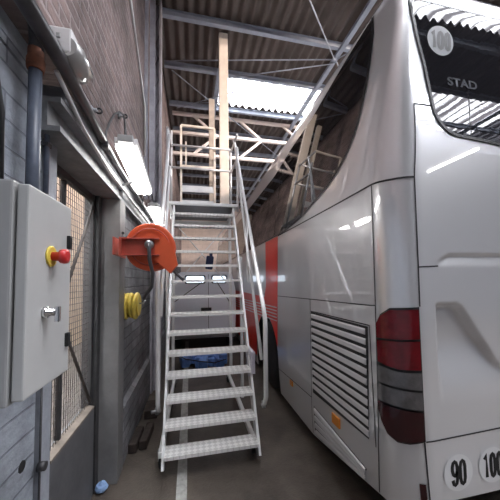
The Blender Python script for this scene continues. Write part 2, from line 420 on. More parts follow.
# white emergency light on brick
e = thing('emergency_light', (-.60, 1.4, 2.7), 'white boxed emergency light with clear lens on the brick wall', 'emergency light')
put('housing', MB().box((-.62, 1.26, 2.665), (-.522, 1.40, 2.778), .008), 'white', e)
m = MB()
for (y0, r0, y1, r1) in ((1.262, .055, 1.30, .078), (1.30, .078, 1.42, .074), (1.42, .074, 1.44, .05)):
    ra = [(-.545+r0*.82*math.cos(a), y0, 2.695+r0*.82*math.sin(a)) for a in [math.radians(-150+k*15) for k in range(15)]]
    rb_ = [(-.545+r1*.82*math.cos(a), y1, 2.695+r1*.82*math.sin(a)) for a in [math.radians(-150+k*15) for k in range(15)]]
    va_ = [m.bm.verts.new(q) for q in ra]; vb_ = [m.bm.verts.new(q) for q in rb_]
    for k in range(14): m.bm.faces.new((va_[k], va_[k+1], vb_[k+1], vb_[k])).smooth = True
    if y0 < 1.27: m.bm.faces.new(va_)
    if y1 > 1.43: m.bm.faces.new(vb_)
bmesh.ops.remove_doubles(m.bm, verts=list(m.bm.verts), dist=1e-5)
put('lens', m, 'lensplastic', e)['label'] = 'clear shiny lens cover'
put('latch', MB().box((-.575, 1.244, 2.715), (-.56, 1.252, 2.735), .002), 'cabinet', e)

def bracket(y, z, label):
    t = thing('wall_hook', (-.61, y, z), label, 'hook')
    put('base', MB().disc((-.62, y, z), (1, 0, 0), [(.028, 0), (.028, .015), (.014, .02), (.014, .045)], 20), 'lintel', t)
    put('eye', MB().torus((-.565, y, z), (0, 1, 0), .016, .006, 20, 8), 'darksteel', t)
    return t
bracket(1.76, 2.715, 'small steel wall socket fitting alone on brick left of the hanging lamp')
bracket(2.40, 3.08, 'small steel wall hook from which the nearer tube lamp hangs')

# fluorescent lamps
def lamp(y0, label):
    L = .92; zc = 2.60; xa, xb = -.45, -.48
    t = thing('fluorescent_lamp', (-.47, y0, zc-.04), label, 'lamp', 'tube lamps along the brick wall')
    put('lamp_housing', MB().bar((xa, y0, zc+.03), (xb, y0+L, zc+.0), .15, .045), 'white', t)
    for dx in (-.046, 0., .046):
        put('tube', MB().tube([(xa+dx, y0+.015, zc-.01), (xb+dx, y0+L-.015-abs(dx)*.4, zc-.04)], .026, 12), 'tube', t)['label'] = 'lit white fluorescent tube'
    put('end_cap', MB().obox((xa, y0-.012, zc+.035), (.10, .04, .05), None, .008), 'cabinet', t)
    put('hanging_cord', MB().tube([(-.57, y0+.44, zc+.47), (-.51, y0+.22, zc+.28), (xa, y0-.01, zc+.05)], .008, 8), 'black', t)
    put('supply_cable', MB().tube([(-.57, y0+.44, zc+.48), (-.58, y0+.34, zc+.44), (-.59, y0+.23, zc+.35), (-.59, y0+.12, zc+.22), (-.59, y0+.04, zc+.10), (-.58, y0+.005, zc+.0), (-.585, y0+.03, zc-.04)], .008, 8), 'darksteel', t)
    put('support_arm', MB().tube([(-.61, y0+.55, zc-.10), (-.5, y0+.55, zc-.055), (-.43, y0+.55, zc-.055)], .012, 8), 'lintel', t)
    return t
l1 = lamp(1.94, 'lit white tube lamp nearest over the gate, hung by a curved cord')
l2 = clone(l1, (-.035, 1.62, .0), 'second lit white tube lamp, just above the red hose reel')

# hose reel
reel = thing('hose_reel', (-.45, 2.65, 1.75), 'orange red hose reel on arm bolted to the grey steel column', 'hose reel')
bk = MB(); bk.box((-.64, 2.555, 2.035), (-.30, 2.60, 2.05), .003); bk.box((-.64, 2.555, 1.885), (-.30, 2.60, 1.90), .003); bk.box((-.64, 2.59, 1.885), (-.30, 2.605, 2.05))
bk.box((-.64, 2.54, 1.885), (-.625, 2.61, 2.05))
put('bracket', bk, 'reelred2', reel)['label'] = 'dark red bracket arm'
dr = put('drum', MB().disc((-.385, 2.62, 1.972), (0, 1, 0), [(.19, 0), (.215, -.012), (.225, 0), (.225, .012), (.20, .02), (.12, .03), (.12, .13), (.20, .14), (.225, .15), (.225, .165), (.2, .17)], 56), 'reelred', reel)
put('rim', MB().torus((-.385, 2.605, 1.972), (0, 1, 0), .172, .006, 48, 8), 'reelred2', dr)
put('hose_guide', MB().prism([(-.34, 2.575, 2.07), (-.25, 2.575, 2.07), (-.16, 2.575, 1.93), (-.135, 2.575, 1.80), (-.20, 2.575, 1.72), (-.34, 2.575, 1.85)], (0, .11, 0)), 'reelred', reel)
hb = put('hub', MB().disc((-.385, 2.56, 1.985), (0, -1, 0), [(.04, 0), (.04, .02), (.022, .025), (.022, .05)], 20), 'bolt', reel)
put('inlet_hose', MB().tube([(-.385, 2.50, 1.985), (-.375, 2.485, 1.95), (-.375, 2.50, 1.85), (-.35, 2.53, 1.72), (-.365, 2.57, 1.60), (-.44, 2.62, 1.49)], .017, 10), 'hose', reel)
put('outlet_hose', MB().tube([(-.175, 2.63, 1.745), (-.12, 2.63, 1.69), (-.08, 2.63, 1.655)], [.013, .012, .014], 10), 'hose', reel)
put('bolt', MB().disc((-.60, 2.525, 2.08), (0, -1, 0), [(.012, 0), (.012, .012)], 8), 'darksteel', reel)

for ch in [c_ for c_ in bpy.data.objects if root_of(c_) is reel and c_.data]:
    for v in ch.data.vertices:                      # the reel hangs clear of the stair rail, in front of the column
        q = v.co+reel.location; q = V((0, 0, 1.65))+(q-V((0, 0, 1.65)))*.87; v.co = q-reel.location
pl = MB(); pl.box((-.604, 2.215, 1.86), (-.59, 2.60, 2.0), .003)
put('wall_plate', pl, 'reelred2', reel)
# yellow hose coil
yc = thing('hose_coil', (-.57, 2.75, 1.30), 'coil of yellow hose hung on wall beneath the red reel', 'hose')
m = MB()
for k in range(4): m.torus((-.645+.04*k, 2.72, 1.425-.006*(k % 2)), (1, 0, .06*(-1)**k), .108-.004*(k % 3), .021, 40, 8)
put('hose', m, 'hoseyellow', yc)
put('hose_holder', MB().disc((-.66, 2.72, 1.425), (1, 0, 0), [(.085, 0), (.085, .15), (.10, .155), (.10, .165)], 28), 'yellow', yc)
put('hook', MB().tube([(-.50, 2.72, 1.44), (-.46, 2.71, 1.44), (-.44, 2.70, 1.47)], .009, 8), 'bolt', yc)

# timber blocks and litter
def block(x, y, sx, sy, sz, rz, label):
    return tag(put('timber_block', MB().obox((x, y, sz/2+.001), (sx, sy, sz), Matrix.Rotation(rz, 3, 'Z'), .01), 'darkwood'), label, 'timber block', 'dark timber blocks by the wall')
block(-.562, 2.98, .078, .34, .09, -.03, 'nearest dark timber block lying on the floor against the wall')
block(-.470, 3.03, .075, .36, .085, -.06, 'dark timber block beside the nearest one, closer to the stair')
block(-.50, 3.60, .15, .30, .10, .05, 'farther dark timber block on the floor by the wall')
t = MB(); random.seed(3)
bm = t.bm; bmesh.ops.create_icosphere(bm, subdivisions=2, radius=.045)
for v in bm.verts: v.co = V((v.co.x*random.uniform(.7, 1.2)-.70, v.co.y*random.uniform(.7, 1.2)+2.37, max(0.002, v.co.z*random.uniform(.6, 1.2)+.04)))
tag(put('litter', t, 'litblue'), 'crumpled blue and white litter at the foot of the grey column', 'litter')
m = MB(); m.disc((-.722, 1.37, .86), (1, 0, 0), [(.026, 0), (.024, .004)], 9)
put('wall_hole', m, 'black')['kind'] = 'structure'
p = MB(); p.tube([(-.693, 1.455, .0), (-.693, 1.455, 1.31)], .005, 6); p.disc((-.698, 1.455, .80), (1, 0, 0), [(.022, 0), (.02, .03)], 12)
tag(put('cable', p, 'darksteel'), 'thin dark cable with a knot down the gate pier', 'cable')

# ------------------------------------------------------------------ access stair
st = thing('access_stair', (.17, 3.2, 0), 'mobile aluminium access stair with handrails and top platform beside the bus', 'stair')
SX0, SX1 = -.235, .575
def sz_(k): return .19+.184*k
def sy_(k): return 2.37+.1005*k
for k in range(14):
    z, y = sz_(k), sy_(k)
    m = MB()
    m.prism([(SX0, y, z-.028), (SX0, y, z), (SX0, y+.17, z), (SX0, y+.17, z-.02), (SX0, y+.012, z-.02), (SX0, y+.012, z-.028)], (SX1-SX0, 0, 0))
    put('tread', m, 'tread', st)
dirn = V((0, .1005, .184)).normalized()
for x in (SX0-.022, SX1):
    m = MB(); a = V((x, sy_(0)+.05, sz_(0)-.13)); e_ = V((x, sy_(14)+.06, sz_(14)-.09))
    pr = V((0, -dirn.z, dirn.y))*.062
    m.prism([a-pr, a+pr, e_+pr, e_-pr], (.022, 0, 0))
    put('stringer', m, 'alu', st)
# platform
PY0, PY1, PZ = 3.76, 4.80, 2.755
put('platform', MB().box((-.33, PY0, PZ-.04), (.65, PY0+.05, PZ), .004).box((-.33, PY0+.05, PZ-.04), (-.29, PY1-.03, PZ)).box((.61, PY0+.05, PZ-.04), (.65, PY1-.03, PZ)).box((-.33, PY1-.03, PZ-.10), (.65, PY1, PZ-.04)), 'alu', st)
put('platform_deck', MB().box((-.29, PY0+.05, PZ-.03), (.61, PY1-.03, PZ-.002)), 'pipedark', st)['label'] = 'dark platform deck'
# handrails: top rail bends down to the lower stringer
def rail(x, ya, za, yb, zb, zlow, parent):
    pts = [(x, yb+.03, zb+.0)]
    pts = [(x, yb, zb)]
    for t_ in (.2, .4, .6, .8, .97): pts.append((x, yb+(ya-yb)*t_, zb+(za-zb)*t_))
    pts += [(x, ya-.012, za-.05), (x, ya-.012, za-.12), (x, ya-.0, zlow+.12), (x, ya+.05, zlow+.04), (x, ya+.12, zlow)]
    return put('handrail', MB().tube(pts, .021, 12), 'alutube', parent)
rail(.65, 2.375, 1.33, 4.05, 3.86, .47, st)
rail(-.315, 2.64, 1.77, 3.80, 3.72, .40, st)
def midrail(x, ya, za, yb, zb): put('middle_rail', MB().tube([(x, ya, za), (x, yb, zb)], .017, 10), 'alutube', st)
midrail(.635, 2.45, .90, 3.78, 3.40)
midrail(-.305, 2.75, 1.30, 3.78, 3.25)
def post(x, y, z0, z1, r=.02): put('guard_post', MB().tube([(x, y, z0), (x, y, z1)], r, 10), 'alutube', st)
post(-.335, 4.44, PZ-.1, 4.14); post(.65, 4.44, PZ-.1, 3.90); post(-.335, PY0+.03, PZ-.1, 3.80); post(.655, PY0+.03, PZ-.1, 3.62)
post(.655, 3.15, 1.62, 2.42, .016)
def hbar(x0, x1, y, z, z2=None, r=.018): put('guard_rail', MB().tube([(x0, y, z), (x1, y, z if z2 is None else z2)], r, 10), 'alutube', st)
hbar(-.335, .655, 4.44, 3.90); hbar(-.335, .655, 4.44, 3.52)
for x in (-.335, .655):
    for z in (3.86, 3.50): put('guard_rail', MB().tube([(x, PY0, z-.06), (x, 4.44, z)], .016, 10), 'alutube', st)
# raised inner gate of the platform
gm = MB()
for x in (-.18, .38): gm.bar((x, 4.50, 2.95), (x, 4.50, 4.28), .035, .035)
for z in (4.28, 3.58): gm.bar((-.18, 4.50, z), (.38, 4.50, z), .035, .035)
gm.bar((-.10, 4.50, 3.58), (-.10, 4.50, 4.0), .035, .02)
sg = put('safety_gate', gm, 'cream', st); sg['label'] = 'cream safety gate frame behind the platform'
put('toe_board', MB().box((-.17, 4.49, 3.14), (.36, 4.51, 3.25), .004).box((-.17, 4.49, 2.96), (.36, 4.51, 3.0), .004), 'alu', sg)
# under-structure
for x in (-.30, .62):
    put('support_leg', MB().bar((x, 4.42, .14), (x, 4.42, PZ-.05), .045, .045), 'alu', st)
    put('base_rail', MB().bar((x*.9, 2.46, .16), (x*.9, 4.44, .16), .04, .05), 'alu', st)
put('base_rail', MB().bar((-.30, 4.42, .20), (.62, 4.42, .20), .04, .05), 'alu', st)
for x in (-.30, .62):
    put('support_leg', MB().bar((x, 3.40, .16), (x, 3.40, 1.95), .035, .035), 'alu', st)
put('cross_brace', MB().bar((-.30, 4.42, 1.55), (.62, 4.42, 2.62), .012, .07, (0, 1, 0)), 'alu', st)
put('cross_brace', MB().bar((-.30, 4.45, 2.62), (.62, 4.45, 1.55), .012, .07, (0, 1, 0)), 'alu', st)
put('cross_brace', MB().bar((-.30, 4.43, 1.3), (.15, 4.43, 1.62), .012, .03, (0, 1, 0)), 'darksteel', st)
put('cross_brace', MB().bar((.40, 4.43, 1.62), (.60, 4.43, 1.3), .012, .03, (0, 1, 0)), 'darksteel', st)
for (x, y) in ((-.27, 2.55), (.56, 2.56), (-.27, 4.38), (.56, 4.38)):
    w_ = put('caster_wheel', MB().disc((x-.02, y, .071), (1, 0, 0), [(.05, 0), (.068, .006), (.068, .034), (.05, .04)], 24), 'rubber', st)
    fk = MB(); fk.box((x-.03, y-.02, .07), (x-.024, y+.02, .16)); fk.box((x+.024, y-.02, .07), (x+.03, y+.02, .16)); fk.box((x-.03, y-.025, .135), (x+.03, y+.025, .145))
    put('fork', fk, 'bolt', w_)
for (x, y, z) in ((-.335, 2.76, .40), (.66, 2.50, .47)):
    m = MB(); m.tube([(x, y, z), (x+(-.05 if x < 0 else .0), y-.02, z)], .016, 10); m.disc((x, y, z-.03), (0, 0, 1), [(.02, 0), (.02, .06)], 12)
    put('clamp', m, 'bolt', st)
put('side_plate', MB().box((.585, 2.66, .70), (.62, 2.95, .92), .006), 'lilac', st)['label'] = 'pale lilac side plate'

# tall pale masts behind the platform
mm = thing('mast', (.565, 4.65, 2.757), 'tall cream timber mast standing on the stair platform and reaching the roof', 'mast')
put('pole', MB().box((.485, 4.60, 2.757), (.645, 4.70, 6.17), .006), 'cream', mm)
mm = thing('mast', (.35, 4.70, 2.757), 'shorter weathered mast just left of the tall cream one', 'mast')
put('pole', MB().box((.30, 4.66, 2.757), (.40, 4.74, 4.93), .005), 'timber2', mm)

# things behind the stair
tag(put('work_glove', MB().obox((.275, 4.36, 1.94), (.12, .05, .22), Matrix.Rotation(.12, 3, 'Y'), .02).obox((.30, 4.36, 2.05), (.05, .03, .12), None, .01), 'navy'), 'dark navy cloth bag hanging behind the stair treads', 'bag')
t = MB(); random.seed(5)
for i in range(9):
    t.obox((-.15+.09*i, 4.98+random.uniform(-.1, .1)+.35, .11+random.uniform(-.03, .05)), (.16, .3, .2), Matrix.Rotation(random.uniform(-.4, .4), 3, 'Z') @ Matrix.Rotation(random.uniform(-.3, .3), 3, 'X'), .03)
tag(put('plastic_sheet', t, 'blueplastic'), 'crumpled blue plastic sheet on the floor behind the stair', 'plastic sheet')
tag(put('floor_cable', MB().tube([(-.22, 4.3, .5), (-.1, 4.35, .42), (.1, 4.4, .36), (.35, 4.45, .30), (.55, 4.5, .33)], .009, 8), 'black'), 'black cable looping low behind the stair treads', 'cable')

# white van behind
van = thing('van', (.3, 7.4, 0), 'white van parked behind the stair at the far end', 'van')
vb = MB()
prof = [(-.42, .28), (-.45, .9), (-.44, 1.42), (-.36, 1.80), (-.26, 1.86), (.86, 1.86), (.96, 1.80), (1.04, 1.42), (1.05, .9), (1.02, .28)]
vb.prism([(x, 6.5, z) for x, z in prof], (0, 3.8, 0))
put('van_body', vb, 'vanwhite', van)
def rrect(x0, x1, z0, z1, y, d):
    r = .04; pts = []
    for cx, cz, a0 in ((x1-r, z1-r, 0), (x0+r, z1-r, 90), (x0+r, z0+r, 180), (x1-r, z0+r, 270)):
        for k in range(5): a = math.radians(a0+22.5*k); pts.append((cx+r*math.cos(a), y, cz+r*math.sin(a)))
    return MB().prism(pts, (0, d, 0))
for x0, x1 in ((-.15, .28), (.48, .80)):
    fr = put('window_frame', rrect(x0-.03, x1+.03, 1.575, 1.78, 6.485, .02), 'darksteel', van)
    put('window_pane', rrect(x0, x1, 1.60, 1.755, 6.478, .02), 'winglow', fr)
put('door_gap', MB().box((.375, 6.494, .4), (.385, 6.505, 1.8)), 'seam', van)
put('bumper', MB().box((-.44, 6.42, .30), (1.04, 6.52, .50), .02), 'postgrey', van)
put('badge', MB().box((.2, 6.48, .92), (.45, 6.50, 1.0), .01), 'black', van)
for x in (-.42, .86):
    w_ = put('wheel', MB().disc((x, 6.95, .31), (1, 0, 0), [(.24, 0), (.31, .02), (.31, .14), (.24, .16)], 32), 'rubber', van)

# ------------------------------------------------------------------ the bus
BX0, BX1, BY0, BY1 = 1.12, 3.67, 1.27, 13.2
RC = .18; LA = PI*RC/2; ZT = 3.66
def inset_xy(z):
    tx = 0 if z < 2.25 else .12*min(1, (z-2.25)/1.1)**1.15
    ex = ey = 0
    if z > 3.41: t_ = min(1, (z-3.41)/.25); ex = .25*(1-math.sqrt(max(0, 1-t_*t_)))
    if z > 3.30: t_ = min(1, (z-3.30)/.36); ey = .30*(1-math.sqrt(max(0, 1-t_*t_)))
    ty = 0
    if z < .5:
        tx += .02*((.5-z)/.3)**2; ty += .02*((.5-z)/.3)**2
    return tx+ex, ty+ey
def sstep(a, b, x):
    t_ = max(0, min(1, (x-a)/(b-a))); return t_*t_*(3-2*t_)
# outline of the licence plate recess
RECESS = [(1.37, 1.497), (1.500, 1.497), (1.545, 1.475), (1.58, 1.43), (1.79, 1.135), (1.93, 1.06), (2.86, 1.06), (2.99, 1.135), (3.21, 1.43), (3.245, 1.475), (3.29, 1.497), (3.42, 1.497), (3.42, .70), (1.37, .70)]
def sdist(poly, x, z):
    ins = False; d = 9e9; n = len(poly)
    for i in range(n):
        x0, z0 = poly[i]; x1, z1 = poly[(i+1) % n]
        if (z0 > z) != (z1 > z) and x < (x1-x0)*(z-z0)/(z1-z0)+x0: ins = not ins
        dx, dz = x1-x0, z1-z0; t_ = max(0, min(1, ((x-x0)*dx+(z-z0)*dz)/(dx*dx+dz*dz)))
        d = min(d, math.hypot(x-x0-t_*dx, z-z0-t_*dz))
    return d if ins else -d
def dent(u, z):
    """how far the rear face is pressed in at (u, z)"""
    if u < LA/2: return 0.
    x = BX0+RC+(u-LA/2); d = 0.
    if .80 < z < 1.55:
        s = sdist(RECESS, x, z)
        d += .05*sstep(-.004, .016, s)*sstep(.92, 1.30, z)
    if 1.68 < z < 1.84:                            # finger lip above the lower flap
        e = sstep(1.37, 1.47, x)*(1-sstep(3.32, 3.42, x))
        top = 1.735+.052*sstep(1.36, 1.5, x)
        if z < top: d += .013*e*max(0, min(1, (z-1.712)/(top-1.722)))*(1 if z < top-.008 else (top-z)/.008)
    return d
def Sf(u, z, off=0., dd=True):
    """body surface: u runs along the plan outline (0 = middle of the rear left corner), z is height"""
    tx, ty = inset_xy(z)
    xl, xr, yr = BX0+tx, BX1-tx, BY0+ty
    o = off-(dent(u, z) if dd else 0)
    rc = RC-.11*sstep(2.3, 3.2, z)                  # the corner tightens towards the roof
    if u < -LA/2:
        yn = BY0+RC+(-u-LA/2)
        y = BY1-(BY1-yn)*(BY1-(yr+rc))/(BY1-(BY0+RC))
        return V((xl-o, y, z))
    if u > LA/2:
        xn = BX0+RC+(u-LA/2); mid = (BX0+BX1)/2
        k = (mid-(xl+rc))/(mid-(BX0+RC))
        return V((mid+(xn-mid)*k, yr-o, z))
    a = (u+LA/2)/RC
    return V((xl+rc-(rc+o)*math.cos(a), yr+rc-(rc+o)*math.sin(a), z))
def uY(y): return -LA/2-(y-BY0-RC)
def uX(x): return LA/2+(x-BX0-RC)
ARCH = (4.03, .50, .60)                             # rear wheel arch: y, z centre, radius
def zbot(u):
    if u >= -LA/2:
        return .33+.075*sstep(-LA/2, LA/2+.1, u)
    y = BY0+RC+(-u-LA/2)
    z = .33-.19*min(1, (y-1.45)/1.0)
    for cy_ in (ARCH[0], 10.6):
        dy = abs(y-cy_)
        if dy < ARCH[2]: z = max(z, ARCH[1]+math.sqrt(ARCH[2]**2-dy*dy))
    return z

bus = thing('tour_bus', (2.4, 1.27, 0), 'silver tour bus with red band, seen from its rear left corner', 'bus')
# column stations
us = [uY(y) for y in sorted({BY1-.25-.3*k for k in range(40) if BY1-.25-.3*k > 1.5} | {3.38+.04*k for k in range(34)} | {9.98+.1*k for k in range(13)} | {1.45+.05*k for k in range(10)}, reverse=True)]
us += [-LA/2+LA*k/12 for k in range(1, 13)]
x = BX0+RC
fine = []
while x < BX0+RC+1.1: x += .0125; fine.append(x)
mid = (BX0+BX1)/2
us += [uX(x) for x in fine if x < mid-.002]
zs = sorted({2.0+.05*k for k in range(26)} | {3.3+.36*math.sin(PI/2*k/14) for k in range(15)} | {1.84+.04*k for k in range(4)} | {.80+.0125*k for k in range(84)} | {.5+.06*k for k in range(5)})
zs = [z for z in zs if z <= ZT+1e-6]
bm = bmesh.new()
def colverts(u, mirror=False, front=False):
    zb = zbot(u); out = []
    for z in zs:
        zz = max(z, zb) if z < zb else z
        p_ = Sf(u, zz)
        if mirror: p_.x = 2*mid-p_.x
        out.append(bm.verts.new(p_))
    # lower rows
    low = []
    for k in range(5):
        zz = zb+(max(zs[0], zb+.001)-zb)*k/5 if zb < zs[0] else zb
        p_ = Sf(u, zz)
        if mirror: p_.x = 2*mid-p_.x
        low.append(bm.verts.new(p_))
    return low+out
cols = [colverts(u) for u in us]
cols += [colverts(u, True) for u in reversed(us)]
# rounded front
nf = 6
def colfront(fr):
    out = []; zb = .30; zz_ = [zb+(zs[0]-zb)*k/5 for k in range(5)]+zs
    for z in zz_:
        tx, ty = inset_xy(z)
        xl, xr = BX0+tx, BX1-tx
        y = BY1-ty*1.2-.4*max(0, z-1.2)/2.4
        out.append(bm.verts.new((xr+(xl-xr)*fr, y+.25*math.sin(PI*fr)-.0, z)))
    return out
cols += [colfront(k/8) for k in range(0, 9)]
nc = len(cols)
for i in range(nc):
    a, b_ = cols[i], cols[(i+1) % nc]
    for k in range(len(a)-1):
        vs = (a[k], b_[k], b_[k+1], a[k+1])
        if (vs[0].co-vs[3].co).length < 1e-5 and (vs[1].co-vs[2].co).length < 1e-5: continue
        bm.faces.new(vs).smooth = True
bm.faces.new([c_[-1] for c_ in cols])
bmesh.ops.remove_doubles(bm, verts=list(bm.verts), dist=1e-5)
body = put('body', bm, 'paint', bus)
# dark underside and wheel housings
put('underside', MB().box((1.28, 1.45, .44), (3.5, 3.38, .50)).box((1.28, 4.68, .40), (3.5, 12.9, .46)).box((1.55, 3.38, .44), (3.2, 4.68, 1.15)), 'under', bus)

def patch(name, poly, m, off, parent, step=.06, dd=True):
    """a sheet lying on the body: poly in (u, z)"""
    bm = bmesh.new(); bm.faces.new([bm.verts.new((u, z, 0)) for u, z in poly])
    u0, u1 = min(p[0] for p in poly), max(p[0] for p in poly); z0, z1 = min(p[1] for p in poly), max(p[1] for p in poly)
    def cut(co, no): bmesh.ops.bisect_plane(bm, geom=list(bm.verts)+list(bm.edges)+list(bm.faces), plane_co=co, plane_no=no)
    k = u0
    while k < u1:
        s_ = step if k < -LA/2-step or k > LA/2 else min(step, .02)
        if k > LA/2+.05: s_ = step
        k += s_
        if k < u1: cut((k, 0, 0), (1, 0, 0))
    k = z0+step
    while k < z1: cut((0, k, 0), (0, 1, 0)); k += step if k < 3.2 else min(step, .03)
    for v in bm.verts: v.co = Sf(v.co.x, v.co.y, off, dd)
    for f in bm.faces: f.smooth = True
    o = put(name, bm, m, parent, False)
    return o
def strip(name, pts, wd, m, off, parent, dens=.03):
    """thin ribbon (a panel gap) following (u, z) points"""
    P = []
    for (a, b_) in zip(pts, pts[1:]):
        n_ = max(1, int(math.hypot(b_[0]-a[0], b_[1]-a[1])/dens))
        P += [(a[0]+(b_[0]-a[0])*k/n_, a[1]+(b_[1]-a[1])*k/n_) for k in range(n_)]
    P.append(pts[-1]); bm = bmesh.new(); prev = None
    for i, (u, z) in enumerate(P):
        q0, q1 = P[max(0, i-1)], P[min(len(P)-1, i+1)]
        d = V((q1[0]-q0[0], q1[1]-q0[1])); d.normalize(); n_ = V((-d.y, d.x))*wd/2
        a = bm.verts.new(Sf(u+n_.x, z+n_.y, off)); b_ = bm.verts.new(Sf(u-n_.x, z-n_.y, off))
        if prev: bm.faces.new((prev[0], a, b_, prev[1]))
        prev = (a, b_)
    return put(name, bm, m, parent, False)

# side glass with the swept-up rear edge
GL = [(-.300, 3.49), (-.315, 3.44), (-.331, 3.378), (-.345, 3.18), (-.360, 2.985), (-.402, 2.712), (-.561, 2.524), (-.73, 2.45), (-.946, 2.387), (-1.307, 2.295), (-1.7, 2.262), (-2.045, 2.25), (-3.3, 2.25), (-11.2, 2.25), (-11.2, 3.20), (-2.53, 3.21), (-1.93, 3.30), (-1.34, 3.333), (-.91, 3.40), (-.59, 3.45)]
def smooth_poly(pts, closed_from, it=2):
    for _ in range(it):
        out = [pts[0]]
        for a, b_ in zip(pts, pts[1:]):
            out += [(a[0]*.75+b_[0]*.25, a[1]*.75+b_[1]*.25), (a[0]*.25+b_[0]*.75, a[1]*.25+b_[1]*.75)]
        out.append(pts[-1]); pts = out
    return pts
curve = smooth_poly(GL[:12], 0)
sg_ = patch('side_window', curve+GL[12:], 'glass', .004, bus, .09)
sg_['label'] = 'dark tinted side glass with swept up rear edge'
strip('window_seal', curve+[(-11.2, 2.25)], .03, 'glassedge', .0065, sg_)
for u in (-2.2, -3.9, -5.6, -7.3, -9.0): strip('glass_joint', [(u, 2.27), (u, 3.2)], .012, 'glassedge', .0062, sg_, .05)
# small blue handles reflected on the glass edge
# rear window
RW = [(.070, 3.335), (.154, 3.20), (.219, 2.946), (.255, 2.685), (.266, 2.635), (.288, 2.594), (.32, 2.557), (.36, 2.53), (.412, 2.513), (.582, 2.503), (.759, 2.488), (1.15, 2.475)]
uc = uX(mid)
RWm = [(2*uc-u, z) for u, z in reversed(RW)]
def mirrorable_patch(name, polyL, m, off, parent, step):
    # the window spans the rear face; its right half is the mirror image
    a = patch(name, polyL, m, off, parent, step); return a
RWfull = RW+[(uc, 2.472)]+[(2*uc-u, z) for u, z in reversed(RW)]
# keep the patch inside the flat rear and left corner
RWfull = [(min(u, uX(BX1-RC)), z) for u, z in RWfull]
rw = patch('rear_window', RWfull, 'rearglass', .005, bus, .05)
rw['label'] = 'dark rear window reflecting the roof lights'
strip('window_seal', RW+[(uc, 2.472)], .018, 'glassedge', .0075, rw)
strip('window_top_trim', [(.070, 3.35), (uX(3.4), 3.355)], .03, 'glassedge', .008, rw)
# panel gaps
gap = [[(.118, 2.676), (.244, 2.679)], [(.118, 2.676), (.104, 2.235), (.102, 1.71), (.100, 1.485)], [(.102, 1.71), (.235, 1.715)],
       [(.10, .742), (.621, .755), (1.2, .762), (2.2, .762)], [(.092, .74), (.098, .60), (.107, .41)], [(.103, 2.235), (-.02, 2.236), (-.145, 2.246), (-.55, 2.240), (-1.3, 2.234), (-2.05, 2.232)],
       [(-.149, 2.24), (-.155, 1.48), (-.20, 1.475), (-1.1, 1.455), (-2.1, 1.43), (-3.0, 1.42)], [(-.155, 1.48), (-.165, .9), (-.185, .33)], [(-1.10, 1.45), (-1.12, .52), (-1.13, .16)],
       [(-1.12, .515), (-1.7, .49), (-2.2, .465)], [(-.20, .595), (-.22, 1.345), (-1.09, 1.34)]]
for g_ in gap: strip('panel_gap', g_, .008 if g_[0][1] != 2.235 else .012, 'seam', .0025, bus)
# louvered engine grille
gr = patch('engine_grille', [(-.235, 1.335), (-1.085, 1.335), (-1.085, .575), (-.265, .605)], 'seam', .003, bus, .08)
gr['label'] = 'louvered silver engine grille'
nl = 11
for k in range(nl):
    zt = 1.318-.0655*k; bm = bmesh.new(); prev = None
    for j in range(12):
        t_ = j/11; u = -.262-.81*t_; z = zt-.0*t_+(-.004*t_)*k/nl
        ring = [Sf(u, z, .004), Sf(u, z-.010, .010), Sf(u, z-.036, .013), Sf(u, z-.040, .010), Sf(u, z-.040, .004)]
        ring = [bm.verts.new(q) for q in ring]
        if prev:
            for a in range(4): bm.faces.new((prev[a], ring[a], ring[a+1], prev[a+1]))
        else: bm.faces.new(ring)
        prev = ring
    bm.faces.new(prev[::-1]); put('louver', bm, 'louver', gr)
gr2 = patch('lower_grille', [(-.30, .395), (-1.075, .455), (-1.085, .17), (-.95, .19), (-.32, .36)], 'seam', .003, bus, .08)
gr2['label'] = 'small triangular lower grille'
for k in range(4):
    bm = bmesh.new(); prev = None
    for j in range(12):
        t_ = j/11; u = -.31-.75*t_; z = .392+.055*t_-.07*k*(.25+.75*t_)
        hgt = .018+.026*t_
        ring = [bm.verts.new(Sf(u, z, .004)), bm.verts.new(Sf(u, z-hgt*.35, .014)), bm.verts.new(Sf(u, z-hgt, .018)), bm.verts.new(Sf(u, z-hgt-.003, .004))]
        if prev:
            for a in range(3): bm.faces.new((prev[a], ring[a], ring[a+1], prev[a+1]))
        prev = ring
    put('louver', bm, 'louver', gr2)
for (u, z, sw, sh) in ((uY(1.975), .525, .11, .075), (uY(2.95), .457, .075, .055)):
    put('side_marker', (lambda mb: (mb.prism([Sf(u-sw/2, z-sh/2, .003), Sf(u+sw/2, z-sh/2, .003), Sf(u+sw/2, z+sh/2, .003), Sf(u-sw/2, z+sh/2, .003)], (-.012, 0, 0)), mb)[1])(MB()), 'amber', bus)['label'] = 'orange side marker'
# red band and red lower front part
rb = patch('red_band', [(uY(3.355), 2.228), (uY(3.42), 1.36), (uY(3.46), .74), (uY(3.56), .88), (uY(3.66), .985), (uY(3.8), 1.07), (uY(4.05), 1.11), (uY(4.05), 1.4), (uY(3.99), 1.55), (uY(3.97), 2.23)], 'paintred', .003, bus, .06)
rb['label'] = 'bright red vertical paint band'
rl = patch('red_panel', [(uY(4.04), 1.38), (uY(4.04), 1.11), (uY(4.3), 1.05), (uY(4.5), .89), (uY(4.62), .64), (uY(4.65), .3), (uY(8), .3), (uY(8), 1.38)], 'paintred', .003, bus, .08)
rl['label'] = 'red lower side panel'
for k in range(5): strip('pinstripe', [(uY(3.46), 1.27-.045*k), (uY(7.8), 1.18-.055*k)], .016, 'disc', .0045, rb, .1)
